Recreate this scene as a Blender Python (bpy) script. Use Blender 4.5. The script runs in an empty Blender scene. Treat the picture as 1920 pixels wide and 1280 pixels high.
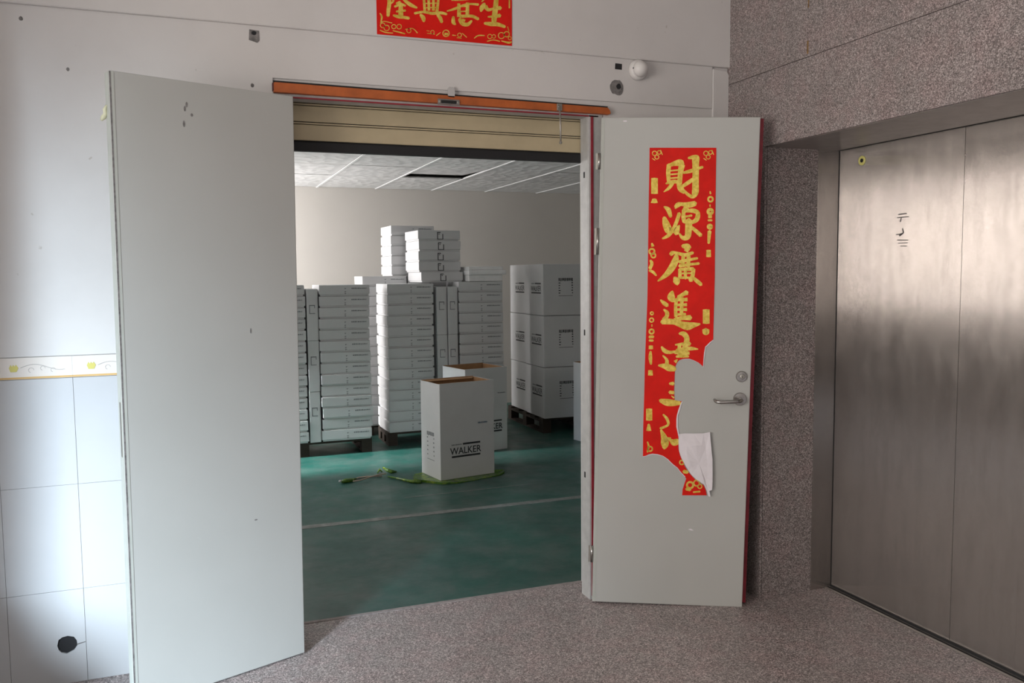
import bpy, bmesh, math, random
from mathutils import Vector, Matrix
random.seed(7)
S = bpy.context.scene
COL = S.collection
PI = math.pi

# ------------------------------------------------------------------ camera
YAW, PIT, ROL, FPX, CAMH, CAMD = .362052, -.07899797, -.00949588, 1595.25, 1.6, 3.68278
cy, sy = math.cos(YAW), math.sin(YAW)
CF = Vector((sy*math.cos(PIT), cy*math.cos(PIT), math.sin(PIT)))
_r0 = Vector((cy, -sy, 0)); _u0 = _r0.cross(CF)
CR = _r0*math.cos(ROL) + _u0*math.sin(ROL)
CU = -_r0*math.sin(ROL) + _u0*math.cos(ROL)
CAM = Vector((0, -CAMD, CAMH))
cd = bpy.data.cameras.new('camera'); cam = bpy.data.objects.new('camera', cd); COL.objects.link(cam)
cd.sensor_width = 36; cd.lens = 36*FPX/1920; cd.clip_start = .05
m = Matrix.Identity(4)
for i in range(3):
    m[i][0] = CR[i]; m[i][1] = CU[i]; m[i][2] = -CF[i]; m[i][3] = CAM[i]
cam.matrix_world = m
S.camera = cam
# ------------------------------------------------------------------ world, daylight, exposure
S.view_settings.view_transform = 'Standard'; S.view_settings.look = 'None'
S.view_settings.gamma = 1; S.view_settings.use_curve_mapping = False
S.view_settings.exposure = 0.0
w = bpy.data.worlds.new('sky'); S.world = w; w.use_nodes = True
bg = w.node_tree.nodes['Background']; bg.inputs[0].default_value = (1, .95, .9, 1); bg.inputs[1].default_value = 1.7
def area(name, loc, direction, sx, sy_, power, color, spread=180):
    l = bpy.data.lights.new(name, 'AREA'); l.shape = 'RECTANGLE'; l.size = sx; l.size_y = sy_
    l.energy = power; l.color = color; l.spread = math.radians(spread)
    o = bpy.data.objects.new(name, l); COL.objects.link(o); o.location = loc
    o.rotation_euler = Vector(direction).to_track_quat('-Z', 'Y').to_euler()
    return o
# daylight entering the lobby by its window band (left of and behind the camera)
area('lobby_window_daylight', (-2.95, -2.65, 1.88), (1, 0, -.05), 3.1, 1.4, 130, (1, .91, .85))
# sky seen above the houses opposite: steep, bluish, cut off by the window head
area('open_sky_daylight', (-6.9, -11.1, 5.2), (.53, .85, -.34), 2.6, 3.0, 7500, (.70, .86, 1))
# daylight of the store room's own window
area('store_window_daylight', (-.62, 5.4, 1.75), (1, 0, -.02), 1.5, 1.15, 92, (.98, .95, .95))
area('store_open_sky', (-3.6, 3.75, 2.7), (1, -.02, -.6), .6, .6, 34, (.9, .97, 1), 24)
area('store_front_fill', (-.62, 1.7, 1.5), (1, .25, -.05), 1.2, 1.2, 5, (.95, .97, 1))  # added fill that lifts the carton fronts, no known window here
# ------------------------------------------------------------------ materials
def new_mat(name):
    mt = bpy.data.materials.new(name); mt.use_nodes = True
    nt = mt.node_tree; return mt, nt, nt.nodes['Principled BSDF']
def nd(nt, t, **k):
    n = nt.nodes.new(t)
    for a, b in k.items(): setattr(n, a, b)
    return n
def pos(nt, scale=(1, 1, 1)):
    g = nd(nt, 'ShaderNodeNewGeometry'); mp = nd(nt, 'ShaderNodeMapping')
    mp.inputs['Scale'].default_value = scale
    nt.links.new(g.outputs['Position'], mp.inputs[0]); return mp.outputs[0]
def noise(nt, vec, scale, detail=4, rough=.6):
    n = nd(nt, 'ShaderNodeTexNoise'); n.inputs['Scale'].default_value = scale
    n.inputs['Detail'].default_value = detail; n.inputs['Roughness'].default_value = rough
    nt.links.new(vec, n.inputs['Vector']); return n.outputs['Fac']
def ramp(nt, fac, stops, interp='LINEAR'):
    r = nd(nt, 'ShaderNodeValToRGB'); cr = r.color_ramp; cr.interpolation = interp
    while len(cr.elements) < len(stops): cr.elements.new(.5)
    for e, (p, c) in zip(cr.elements, stops):
        e.position = p; e.color = (*c, 1) if len(c) == 3 else c
    nt.links.new(fac, r.inputs[0]); return r.outputs[0]
def mix(nt, fac, a, b, mode='MIX'):
    n = nd(nt, 'ShaderNodeMix', data_type='RGBA', blend_type=mode)
    for s, v in ((n.inputs[0], fac), (n.inputs[6], a), (n.inputs[7], b)):
        if isinstance(v, (int, float)): s.default_value = v
        elif isinstance(v, tuple): s.default_value = (*v, 1)
        else: nt.links.new(v, s)
    return n.outputs[2]
def bump(nt, h, b, strength=.3, dist=.002):
    n = nd(nt, 'ShaderNodeBump'); n.inputs['Strength'].default_value = strength
    n.inputs['Distance'].default_value = dist
    nt.links.new(h, n.inputs['Height']); nt.links.new(n.outputs[0], b.inputs['Normal'])
def plain(name, c, rough=.6, metal=0, var=.06, scale=8, bmp=0, bscale=200, stretch=(1, 1, 1)):
    mt, nt, b = new_mat(name); v = pos(nt, stretch)
    f = noise(nt, v, scale)
    lo = tuple(max(0, x*(1-var)) for x in c); hi = tuple(min(1, x*(1+var)) for x in c)
    nt.links.new(ramp(nt, f, [(.3, lo), (.7, hi)]), b.inputs['Base Color'])
    b.inputs['Roughness'].default_value = rough; b.inputs['Metallic'].default_value = metal
    if bmp: bump(nt, noise(nt, v, bscale), b, bmp)
    return mt
M = {}
M['plaster'] = plain('painted_plaster', (.45, .43, .41), .75, var=.05, scale=2.2, bmp=.12, bscale=60)
# light wear spots on the plaster
mt, nt, b = new_mat('white_wall_paint'); v = pos(nt)
c1 = ramp(nt, noise(nt, v, 1.7, 5), [(.3, (.62, .60, .585)), (.7, (.69, .67, .655))])
spot = ramp(nt, noise(nt, v, 22, 2), [(.73, (0, 0, 0)), (.78, (1, 1, 1))])
nt.links.new(mix(nt, spot, c1, (.50, .47, .44)), b.inputs['Base Color']); b.inputs['Roughness'].default_value = .7
bump(nt, noise(nt, v, 45), b, .12); M['wall'] = mt
M['tile'] = plain('glazed_white_tile', (.52, .525, .535), .22, var=.03, scale=2)
M['border_tile'] = plain('cream_border_tile', (.74, .69, .64), .25, var=.02, scale=3)
M['orange_line'] = plain('orange_glaze', (.62, .40, .16), .3)
M['yellow_glaze'] = plain('yellow_glaze', (.62, .56, .16), .3)
M['grey_glaze'] = plain('grey_glaze', (.50, .47, .45), .3)
def granite(name, k, rough, sc=265):
    mt, nt, b = new_mat(name); v = pos(nt)
    vo = nd(nt, 'ShaderNodeTexVoronoi'); vo.inputs['Scale'].default_value = sc
    nt.links.new(v, vo.inputs['Vector'])
    sp = nd(nt, 'ShaderNodeSeparateColor'); nt.links.new(vo.outputs['Color'], sp.inputs[0])
    cc = ramp(nt, sp.outputs[0], [(0, (.11*k, .10*k, .098*k)), (.25, (.20*k, .175*k, .17*k)), (.5, (.30*k, .268*k, .258*k)),
                                  (.8, (.43*k, .385*k, .372*k)), (1, (.66*k, .61*k, .595*k))])
    tint = ramp(nt, noise(nt, v, 9, 2), [(.45, (1, 1, 1)), (.62, (1.04, .975, .98))])
    cc = mix(nt, 1.0, cc, tint, 'MULTIPLY')
    big = ramp(nt, noise(nt, v, 3, 3), [(.3, (.90, .88, .87)), (.7, (1.06, 1.02, 1.02))])
    nt.links.new(mix(nt, 1.0, cc, big, 'MULTIPLY'), b.inputs['Base Color'])
    b.inputs['Roughness'].default_value = rough
    return mt
M['granite'] = granite('speckled_granite', .80, .42)
M['granite_floor'] = granite('terrazzo_floor', 1.03, .45, 230)
M['floor_edge'] = plain('cement_strip', (.30, .26, .25), .8, var=.25, scale=30)
# green coated floor
mt, nt, b = new_mat('green_floor_coating'); v = pos(nt)
base = ramp(nt, noise(nt, v, 1.3, 6, .7), [(.3, (.012, .062, .05)), (.7, (.018, .105, .082))])
scuff = ramp(nt, noise(nt, v, 3.0, 9, .75), [(.44, (0, 0, 0)), (.72, (.75, .75, .75))])
c2 = mix(nt, scuff, base, (.11, .125, .115))
streak = ramp(nt, noise(nt, pos(nt, (1.2, 9, 1)), 3, 5, .7), [(.58, (0, 0, 0)), (.70, (.8, .8, .8))])
c3 = mix(nt, streak, c2, (.012, .045, .036))
nt.links.new(c3, b.inputs['Base Color'])
nt.links.new(ramp(nt, noise(nt, v, 4, 5), [(.3, (.28, .28, .28)), (.7, (.5, .5, .5))]), b.inputs['Roughness'])
bump(nt, noise(nt, v, 25), b, .1); M['green'] = mt
M['floor_paint'] = plain('worn_line_paint', (.17, .18, .17), .6, var=.35, scale=14)
# steel
def steel(name, c, rough, stain=.5, brush_=0):
    mt, nt, b = new_mat(name); v = pos(nt)
    grime = ramp(nt, noise(nt, pos(nt, (3, 3, .55)), 5, 8, .72), [(.42, (0, 0, 0)), (.75, (stain,)*3)])
    nt.links.new(mix(nt, grime, c, tuple(x*.38 for x in c)), b.inputs['Base Color'])
    b.inputs['Metallic'].default_value = .86
    nt.links.new(ramp(nt, noise(nt, pos(nt, (2, 2, 1)), 6, 6), [(.3, (rough,)*3), (.7, (rough+.07,)*3)]), b.inputs['Roughness'])
    if brush_:
        # fine vertical grain: the normal swings sideways only, from scratch to scratch
        g2 = nd(nt, 'ShaderNodeNewGeometry'); sp = nd(nt, 'ShaderNodeSeparateXYZ'); nt.links.new(g2.outputs['Position'], sp.inputs[0])
        ad = nd(nt, 'ShaderNodeMath', operation='ADD'); nt.links.new(sp.outputs[0], ad.inputs[0]); nt.links.new(sp.outputs[1], ad.inputs[1])
        mu = nd(nt, 'ShaderNodeMath', operation='MULTIPLY'); mu.inputs[1].default_value = 9000; nt.links.new(ad.outputs[0], mu.inputs[0])
        fz = nd(nt, 'ShaderNodeMath', operation='MULTIPLY'); fz.inputs[1].default_value = 0; nt.links.new(sp.outputs[2], fz.inputs[0])
        a2 = nd(nt, 'ShaderNodeMath', operation='ADD'); nt.links.new(mu.outputs[0], a2.inputs[0]); nt.links.new(fz.outputs[0], a2.inputs[1])
        wn = nd(nt, 'ShaderNodeTexWhiteNoise', noise_dimensions='1D'); nt.links.new(a2.outputs[0], wn.inputs['W'])
        mr = nd(nt, 'ShaderNodeMapRange'); mr.inputs['To Min'].default_value = -brush_; mr.inputs['To Max'].default_value = brush_; nt.links.new(wn.outputs['Value'], mr.inputs[0])
        cr = nd(nt, 'ShaderNodeVectorMath', operation='CROSS_PRODUCT'); cr.inputs[0].default_value = (0, 0, 1); nt.links.new(g2.outputs['Normal'], cr.inputs[1])
        scl = nd(nt, 'ShaderNodeVectorMath', operation='SCALE'); nt.links.new(cr.outputs[0], scl.inputs[0]); nt.links.new(mr.outputs[0], scl.inputs['Scale'])
        av = nd(nt, 'ShaderNodeVectorMath', operation='ADD'); nt.links.new(g2.outputs['Normal'], av.inputs[0]); nt.links.new(scl.outputs[0], av.inputs[1])
        no = nd(nt, 'ShaderNodeVectorMath', operation='NORMALIZE'); nt.links.new(av.outputs[0], no.inputs[0])
        nt.links.new(no.outputs[0], b.inputs['Normal'])
    return mt
M['steel'] = steel('stained_brushed_steel', (.42, .385, .36), .11, .3, .75)
M['steel_dark'] = steel('dull_steel_soffit', (.42, .39, .37), .35, .3)
M['chrome'] = plain('satin_metal', (.40, .38, .36), .24, 1)
M['zinc'] = plain('zinc_plated', (.42, .40, .36), .4, .9)
M['doorpaint'] = None
mt, nt, b = new_mat('grey_green_door_enamel'); v = pos(nt)
c1 = ramp(nt, noise(nt, v, 1.2, 3), [(.3, (.45, .455, .43)), (.7, (.495, .50, .475))])
sc_ = ramp(nt, noise(nt, v, 14, 3), [(.74, (0, 0, 0)), (.77, (.5, .5, .5))])
nt.links.new(mix(nt, sc_, c1, (.52, .53, .50)), b.inputs['Base Color'])
b.inputs['Roughness'].default_value = .42; bump(nt, noise(nt, v, 2.2, 2), b, .18, .01); M['door'] = mt
M['door_edge'] = plain('door_edge_enamel', (.47, .49, .45), .5)
M['frame'] = plain('frame_enamel', (.46, .46, .45), .5, var=.1, scale=20)
M['red_primer'] = plain('red_primer', (.28, .02, .035), .5, var=.3, scale=12)
M['orange'] = plain('orange_primer', (.44, .105, .022), .5, var=.2, scale=12)
M['dark_red'] = plain('dark_red_edge', (.10, .02, .015), .6)
M['black'] = plain('black_gap', (.012, .012, .012), .8)
M['rubber'] = plain('black_rubber', (.012, .012, .013), .7)
M['slat'] = plain('beige_slat_enamel', (.50, .42, .27), .5, var=.1, scale=5)
M['slat_groove'] = plain('slat_groove', (.10, .075, .05), .7)
M['grey_scar'] = plain('bare_cement', (.18, .17, .165), .9, var=.4, scale=60)
M['hole'] = plain('dark_hole', (.02, .02, .022), .9)
M['white_plastic'] = plain('white_plastic', (.70, .68, .66), .35)
M['red_print'] = plain('red_print', (.45, .09, .10), .5)
M['clear_tab'] = plain('frosted_tab', (.50, .49, .48), .4)
M['paper'] = plain('white_paper', (.76, .72, .75), .7, var=.04, scale=20)
M['red_paper'] = plain('red_paper', (.72, .012, .006), .42, var=.12, scale=9)
M['red_paper'].node_tree.nodes['Principled BSDF'].inputs['Specular IOR Level'].default_value = .2
mt, nt, b = new_mat('gold_foil'); v = pos(nt)
nt.links.new(ramp(nt, noise(nt, v, 60, 3), [(.3, (.66, .42, .04)), (.7, (.95, .74, .16))]), b.inputs['Base Color'])
b.inputs['Metallic'].default_value = .35; b.inputs['Roughness'].default_value = .38; M['gold'] = mt
M['carton'] = plain('white_carton', (.62, .62, .625), .65, var=.03, scale=5)
M['kraft'] = plain('kraft_inside', (.42, .24, .12), .8, var=.1, scale=20)
M['ink'] = plain('black_ink', (.03, .032, .035), .6)
M['ink_grey'] = plain('grey_ink', (.17, .18, .19), .6)
M['ink_blue'] = plain('blue_ink', (.10, .15, .22), .6)
M['foam'] = plain('white_foam', (.88, .88, .88), .8)
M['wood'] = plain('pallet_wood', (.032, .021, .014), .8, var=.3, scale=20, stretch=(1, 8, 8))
M['ceiling'] = plain('lobby_ceiling', (.7, .7, .68), .8)
mt, nt, b = new_mat('embossed_ceiling_tile'); v = pos(nt)
nt.links.new(ramp(nt, noise(nt, v, 4, 3), [(.3, (.60, .60, .60)), (.7, (.68, .675, .67))]), b.inputs['Base Color'])
vo = nd(nt, 'ShaderNodeTexVoronoi'); vo.inputs['Scale'].default_value = 11; nt.links.new(v, vo.inputs['Vector'])
b.inputs['Roughness'].default_value = .8; bump(nt, vo.outputs['Distance'], b, .45, .02); M['ceil_tile'] = mt
M['tee'] = plain('white_tee', (.82, .82, .82), .5)
M['store_wall'] = plain('store_wall_paint', (.58, .55, .51), .8, var=.03, scale=1)
M['film'] = None
mt, nt, b = new_mat('green_plastic_film'); v = pos(nt)
nt.links.new(ramp(nt, noise(nt, v, 18, 4), [(.35, (.03, .10, .012)), (.55, (.09, .19, .02)), (.75, (.36, .42, .05))]), b.inputs['Base Color'])
b.inputs['Roughness'].default_value = .22; bump(nt, noise(nt, v, 40), b, .6, .01); M['film'] = mt
M['cord'] = plain('tan_cord', (.42, .34, .27), .8)
M['yellow_ring'] = plain('yellow_brass', (.70, .66, .22), .35)
M['tape'] = plain('yellowed_tape', (.60, .60, .42), .6)
M['facade'] = plain('cream_facade', (.8, .7, .6), .8)
M['glass_frame'] = plain('window_alu', (.5, .5, .5), .4, .6)
M['rust'] = plain('rust_stain', (.22, .13, .05), .8, var=.4, scale=50)
M['graphite'] = plain('dark_smudge', (.10, .09, .085), .6, .5)

# ------------------------------------------------------------------ builders
def link(o, parent=None):
    COL.objects.link(o)
    if parent is not None: o.parent = parent
    return o
def mobj(name, verts, faces, mat, parent=None, smooth=False, bevel=0, seg=2):
    me = bpy.data.meshes.new(name); me.from_pydata([tuple(v) for v in verts], [], faces); me.update()
    if mat: me.materials.append(mat)
    o = bpy.data.objects.new(name, me); link(o, parent)
    if smooth:
        for p in me.polygons: p.use_smooth = True
    if bevel:
        b = o.modifiers.new('bevel', 'BEVEL'); b.width = bevel; b.segments = seg; b.limit_method = 'ANGLE'
    return o
def empty(name, loc=(0, 0, 0), rz=0, parent=None):
    o = bpy.data.objects.new(name, None); o.empty_display_size = .1
    link(o, parent); o.location = loc; o.rotation_euler = (0, 0, rz); return o
def tag(o, label=None, cat=None, group=None, kind=None):
    if label: o['label'] = label
    if cat: o['category'] = cat
    if group: o['group'] = group
    if kind: o['kind'] = kind
    return o
class G:
    """collects shapes into one mesh"""
    def __init__(s): s.v = []; s.f = []
    def box(s, a, b):
        (x0, y0, z0), (x1, y1, z1) = a, b; n = len(s.v)
        s.v += [(x0, y0, z0), (x1, y0, z0), (x1, y1, z0), (x0, y1, z0), (x0, y0, z1), (x1, y0, z1), (x1, y1, z1), (x0, y1, z1)]
        s.f += [tuple(n+i for i in q) for q in ((0, 3, 2, 1), (4, 5, 6, 7), (0, 1, 5, 4), (1, 2, 6, 5), (2, 3, 7, 6), (3, 0, 4, 7))]
        return s
    def quad(s, *p):
        n = len(s.v); s.v += [tuple(q) for q in p]; s.f.append(tuple(range(n, n+len(p)))); return s
    def tube(s, pts, r, n=10, caps=True):
        pts = [Vector(p) for p in pts]; rings = []
        for i, p in enumerate(pts):
            d = (pts[min(i+1, len(pts)-1)]-pts[max(i-1, 0)]).normalized()
            a = d.cross(Vector((0, 0, 1)));
            if a.length < 1e-3: a = d.cross(Vector((0, 1, 0)))
            a.normalize(); c = d.cross(a); rr = r[i] if isinstance(r, (list, tuple)) else r
            k = len(s.v); rings.append(k)
            for j in range(n):
                t = 2*PI*j/n; s.v.append(tuple(p+a*rr*math.cos(t)+c*rr*math.sin(t)))
        for i in range(len(rings)-1):
            for j in range(n):
                s.f.append((rings[i]+j, rings[i]+(j+1) % n, rings[i+1]+(j+1) % n, rings[i+1]+j))
        if caps:
            s.f.append(tuple(rings[0]+j for j in range(n))[::-1]); s.f.append(tuple(rings[-1]+j for j in range(n)))
        return s
    def lathe(s, prof, origin, axis, up, n=28):
        """prof: (radius, distance along axis)"""
        o = Vector(origin); ax = Vector(axis).normalized(); u = Vector(up).normalized(); w_ = ax.cross(u)
        rings = []
        for r, h in prof:
            k = len(s.v); rings.append(k)
            for j in range(n):
                t = 2*PI*j/n; s.v.append(tuple(o+ax*h+u*r*math.cos(t)+w_*r*math.sin(t)))
        for i in range(len(rings)-1):
            for j in range(n): s.f.append((rings[i]+j, rings[i]+(j+1) % n, rings[i+1]+(j+1) % n, rings[i+1]+j))
        s.f.append(tuple(rings[0]+j for j in range(n))[::-1]); s.f.append(tuple(rings[-1]+j for j in range(n)))
        return s
    def prism(s, poly, a, b, plane='xz'):
        """polygon in a plane, thickness a..b along the third axis"""
        def P(p, t): return (p[0], t, p[1]) if plane == 'xz' else ((t, p[0], p[1]) if plane == 'yz' else (p[0], p[1], t))
        n = len(s.v); k = len(poly)
        s.v += [P(p, a) for p in poly]+[P(p, b) for p in poly]
        s.f.append(tuple(range(n, n+k))); s.f.append(tuple(range(n+2*k-1, n+k-1, -1)))
        for i in range(k): s.f.append((n+i, n+k+i, n+k+(i+1) % k, n+(i+1) % k))
        return s
    def done(s, name, mat, parent=None, **k):
        o = mobj(name, s.v, s.f, mat, parent, **k)
        bm = bmesh.new(); bm.from_mesh(o.data); bmesh.ops.recalc_face_normals(bm, faces=bm.faces); bm.to_mesh(o.data); bm.free()
        return o
def struct(o, label=None, cat=None):
    return tag(o, label, cat, kind='structure')
def pixel_ray(px, py): return CF+CR*((px-960)/FPX)-CU*((py-640)/FPX)
def at_y(px, py, y):
    d = pixel_ray(px, py); return CAM+d*((y-CAM.y)/d.y)
def at_z(px, py, z):
    d = pixel_ray(px, py); return CAM+d*((z-CAM.z)/d.z)

# ------------------------------------------------------------------ lobby shell
XL, YB, ZC = -2.9, -7.5, 3.4
fl = struct(G().box((XL-.2, YB-.2, -.12), (3.3, .24, 0)).done('floor_lobby', M['granite_floor']), 'speckled grey terrazzo floor of the lobby in front of the doorway', 'floor')
G().box((.38, .222, -.1), (1.90, .246, .0025)).done('threshold_strip', M['floor_edge'], fl)
struct(G().box((XL-.2, YB-.2, ZC), (3.3, .24, ZC+.15)).done('ceiling_lobby', M['ceiling']), 'plain white lobby ceiling above the frame', 'ceiling')
# wall with the doorway (plane y = 0)
wf = struct(empty('wall_front'), 'white painted wall around the double doorway with tiled dado at left', 'wall')
g = G(); OX0, OX1, OZ = .383, 1.86, 2.352
g.box((-1.2, 0, 0), (OX0, .24, OZ)); g.box((OX1, 0, 0), (3.1, .24, OZ)); g.box((-1.2, 0, OZ), (3.1, .24, ZC))
g.done('wall_body', M['wall'], wf)
# beam above, a little proud, ends at the stone wall
g = G(); g.box((-1.2, -.022, 2.613), (2.585, .0, ZC)); g.done('beam', M['wall'], wf, bevel=.006)
G().prism([(2.47, 2.35), (2.565, 2.35), (2.565, 2.575), (2.552, 2.60), (2.47, 2.605)], -.012, 0).done('plaster_strip', M['wall'], wf, bevel=.004)
# plaster above the dado stands proud of the tile backing, tiles below
G().prism([(-1.2, 1.302), (.355, 1.302), (.355, 2.41), (2.47, 2.41), (2.47, 2.62), (-1.2, 2.62)], -.008, 0).done('plaster_coat', M['wall'], wf, bevel=.003)
# glazed dado tiles, each its own piece
xs = [-1.2, -.964, -.699, -.433, -.168, .096, .355]; zs = [0, .377, .797, 1.2165]
for i in range(6):
    for j in range(3):
        x0, x1, z0, z1 = xs[i]+.0007, xs[i+1]-.0007, zs[j]+.0006, zs[j+1]-.0006
        dy = random.uniform(-.0008, .0008)
        if i == 2 and j == 0:
            # tile broken through around a pipe hole
            me = bpy.data.meshes.new('wall_tile'); bm = bmesh.new()
            hole = [(-.535, .158), (-.530, .181), (-.516, .190), (-.497, .193), (-.475, .186), (-.466, .170), (-.464, .150), (-.477, .132), (-.502, .121), (-.521, .128), (-.531, .140)]
            outer = [(x0, z0), (x1, z0), (x1, z1), (x0, z1)]
            for yy in (-.008+dy, 0):
                es = []
                for loop in (outer, hole):
                    vs = [bm.verts.new((p[0], yy, p[1])) for p in loop]
                    es += [bm.edges.new((vs[k], vs[(k+1) % len(vs)])) for k in range(len(vs))]
                bmesh.ops.triangle_fill(bm, edges=es, use_beauty=True)
            bm.verts.ensure_lookup_table(); n0 = len(outer)+len(hole)
            for off, cnt in ((0, 4), (4, len(hole))):
                for k in range(cnt):
                    a, b2 = off+k, off+(k+1) % cnt
                    bm.faces.new((bm.verts[a], bm.verts[b2], bm.verts[n0+b2], bm.verts[n0+a]))
            bmesh.ops.recalc_face_normals(bm, faces=bm.faces); bm.to_mesh(me); bm.free(); me.materials.append(M['tile'])
            link(bpy.data.objects.new('wall_tile', me), wf)
            G().prism([(x*1.0, z) for x, z in [(-.545, .11), (-.455, .11), (-.455, .2), (-.545, .2)]], -.0012, -.0002).done('pipe_hole', M['hole'], wf)
            G().prism([(-.466, .151), (-.435, .158), (-.434, .161), (-.466, .156)], -.0095, -.008).done('tile_crack', M['grey_scar'], wf)
        else:
            G().box((x0, -.008+dy, z0), (x1, 0, z1)).done('wall_tile', M['tile'], wf)
# decorated border course
for i in range(6):
    x0, x1 = xs[i]+.0002, xs[i+1]-.0002
    t = G().box((x0, -.009, 1.218), (x1, 0, 1.300)).done('border_tile', M['border_tile'], wf)
    G().box((x0, -.0098, 1.219), (x1, -.009, 1.2265)).done('orange_line', M['orange_line'], t)
    cx = x1+.003-.0  # tulip near each joint
    for tx in (x0+.066,):
        gg = G()
        for k in (-1, 0, 1):
            gg.prism([(tx-.004+k*.006, 1.247), (tx+.004+k*.006, 1.247), (tx+.008+k*.009, 1.262), (tx+k*.009, 1.275), (tx-.007+k*.008, 1.262)], -.0098-.0003*(k+1), -.009)
        gg.done('tulip_motif', M['yellow_glaze'], t)
    gg = G()
    pts = [(x0+.09+u*.15, -.0094, 1.262+.012*math.sin(u*5.2)) for u in [k/14 for k in range(15)]]
    gg.tube(pts, .0012, 5)
    for cxx, czz, rr in ((x0+.125, 1.252, .009), (x0+.165, 1.258, .008), (x0+.20, 1.250, .008)):
        gg.tube([(cxx+rr*math.cos(a*.5), -.0094, czz+rr*math.sin(a*.5)) for a in range(10)], .001, 5)
    gg.done('scroll_motif', M['grey_glaze'], t)
# scars and small holes in the plaster
def blob(name, cx, cz, rx, rz, y, mat, parent, n=17, th=.002, jit=.13, seed=1):
    rnd = random.Random(seed)
    poly = [(cx+rx*(1+rnd.uniform(-jit, jit))*math.cos(2*PI*k/n), cz+rz*(1+rnd.uniform(-jit, jit))*math.sin(2*PI*k/n)) for k in range(n)]
    return G().prism(poly, y-th, y).done(name, mat, parent)
blob('plaster_scar', 1.936, 2.478, .036, .036, -.008, M['grey_scar'], wf, seed=3)
blob('anchor_hole', 1.945, 2.483, .012, .013, -.010, M['hole'], wf, seed=4, th=.0015)
G().prism([(1.926, 2.563), (1.962, 2.562), (1.963, 2.589), (1.928, 2.590)], -.0095, -.008).done('square_hole', M['hole'], wf)
G().prism([(.265, 2.555), (.298, 2.546), (.306, 2.556), (.306, 2.594), (.268, 2.596)], -.0105, -.008).done('plaster_scar', M['grey_scar'], wf)
blob('anchor_hole', .285, 2.583, .010, .008, -.0105, M['hole'], wf, seed=5, th=.001)
for k, (x, z, r) in enumerate(((-.545, 2.562, .007), (-.397, 2.389, .006), (.273, 2.375, .007))):
    blob('anchor_hole', x, z, r, r*1.2, -.008, M['grey_scar'], wf, seed=10+k, th=.001, n=8)
# chips of bare cement by the stone corner
blob('plaster_chip', 2.582, 2.70, .006, .028, -.022, M['rust'], wf, seed=8, th=.003)
# right wall of granite, goods lift recess
wr = struct(empty('wall_right'), 'speckled grey granite wall with the steel lift recess', 'wall')
XG, XD, YR, ZR = 2.56, 3.0, -.31, 2.187
YE = -2.55
g = G(); g.box((XG+.012, YR, 0), (3.3, 0, ZC)); g.box((XG+.012, YE, ZR+.012), (3.3, YR, ZC)); g.box((XG+.012, YB, 0), (3.3, YE, ZC)); g.box((XD+.03, YE, 0), (3.3, YR, ZR+.02))
g.done('wall_core', M['black'], wr)
J = .0012
def panel(a, b): return G().box(a, b).done('stone_panel', M['granite'], wr, bevel=.0008, seg=1)
panel((XG, -.594+J, 2.531+J), (XG+.014, -.0005, ZC))
panel((XG, -1.60+J, 2.531+J), (XG+.014, -.594-J, ZC)); panel((XG, -2.6+J, 2.531+J), (XG+.014, -1.60-J, ZC)); panel((XG, YB, 2.531+J), (XG+.014, -2.6-J, ZC))
panel((XG, YE, ZR), (XG+.014, -.0005, 2.531-J))
panel((XG, YB, 0), (XG+.014, YE-J, 2.531-J))
panel((XG, YR, 0), (XG+.014, -.0005, ZR-J))
panel((XG+.0142, YR-.001, 0), (2.872, YR+.013, ZR-J))
blob('stone_stain', 0, 0, .001, .001, 0, M['rust'], wr) if False else None
G().box((XG-.0006, -.600, 2.545), (XG, -.590, 2.60)).done('rust_stain', M['rust'], wr)
G().box((XG-.0006, -.599, 2.74), (XG, -.592, 2.83)).done('rust_stain', M['rust'], wr)
# left, back walls with the window band
wl = struct(empty('wall_left'), 'lobby wall with window band outside the frame', 'wall')
WY0, WY1, WZ0, WZ1 = -6.1, -1.0, 1.1, 2.66
WHOLE = [(-1.0, 1.1), (-1.0, 2.66), (-3.5, 2.66), (-3.95, 3.3), (-6.1, 1.7), (-6.1, 1.1)]   # sill, head and an added slope shaped to cut the daylight diagonally
bm = bmesh.new(); outer = [(YB, 0), (.24, 0), (.24, ZC), (YB, ZC)]; n_ = len(outer)+len(WHOLE)
for xx in (XL-.2, XL):
    es = []
    for loop in (outer, WHOLE):
        vs = [bm.verts.new((xx, p[0], p[1])) for p in loop]
        es += [bm.edges.new((vs[k], vs[(k+1) % len(vs)])) for k in range(len(vs))]
    bmesh.ops.triangle_fill(bm, edges=es, use_beauty=True)
bm.verts.ensure_lookup_table()
for off, cnt in ((0, 4), (4, len(WHOLE))):
    for k in range(cnt):
        a, b_ = off+k, off+(k+1) % cnt; bm.faces.new((bm.verts[a], bm.verts[b_], bm.verts[n_+b_], bm.verts[n_+a]))
bmesh.ops.recalc_face_normals(bm, faces=bm.faces); me = bpy.data.meshes.new('wall_body'); bm.to_mesh(me); bm.free(); me.materials.append(M['plaster'])
link(bpy.data.objects.new('wall_body', me), wl)
g = G(); bx0, bx1, bz0, bz1 = -2.7, .6, 1.05, 2.75
g.box((XL, YB-.2, 0), (bx0, YB, ZC)); g.box((bx1, YB-.2, 0), (3.3, YB, ZC)); g.box((bx0, YB-.2, 0), (bx1, YB, bz0)); g.box((bx0, YB-.2, bz1), (bx1, YB, ZC))
struct(g.done('wall_back', M['plaster']), 'rear lobby wall behind the camera', 'wall')
struct(G().box((XL, .0, 0), (-1.2, .24, ZC)).done('wall_front_far', M['plaster']), 'far left stretch of the lobby front wall', 'wall')
struct(G().box((-1.32, -1.04, 0), (-1.2, .0, ZC)).done('wall_side', M['plaster']), 'short side wall left of the tiled dado', 'wall')
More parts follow.
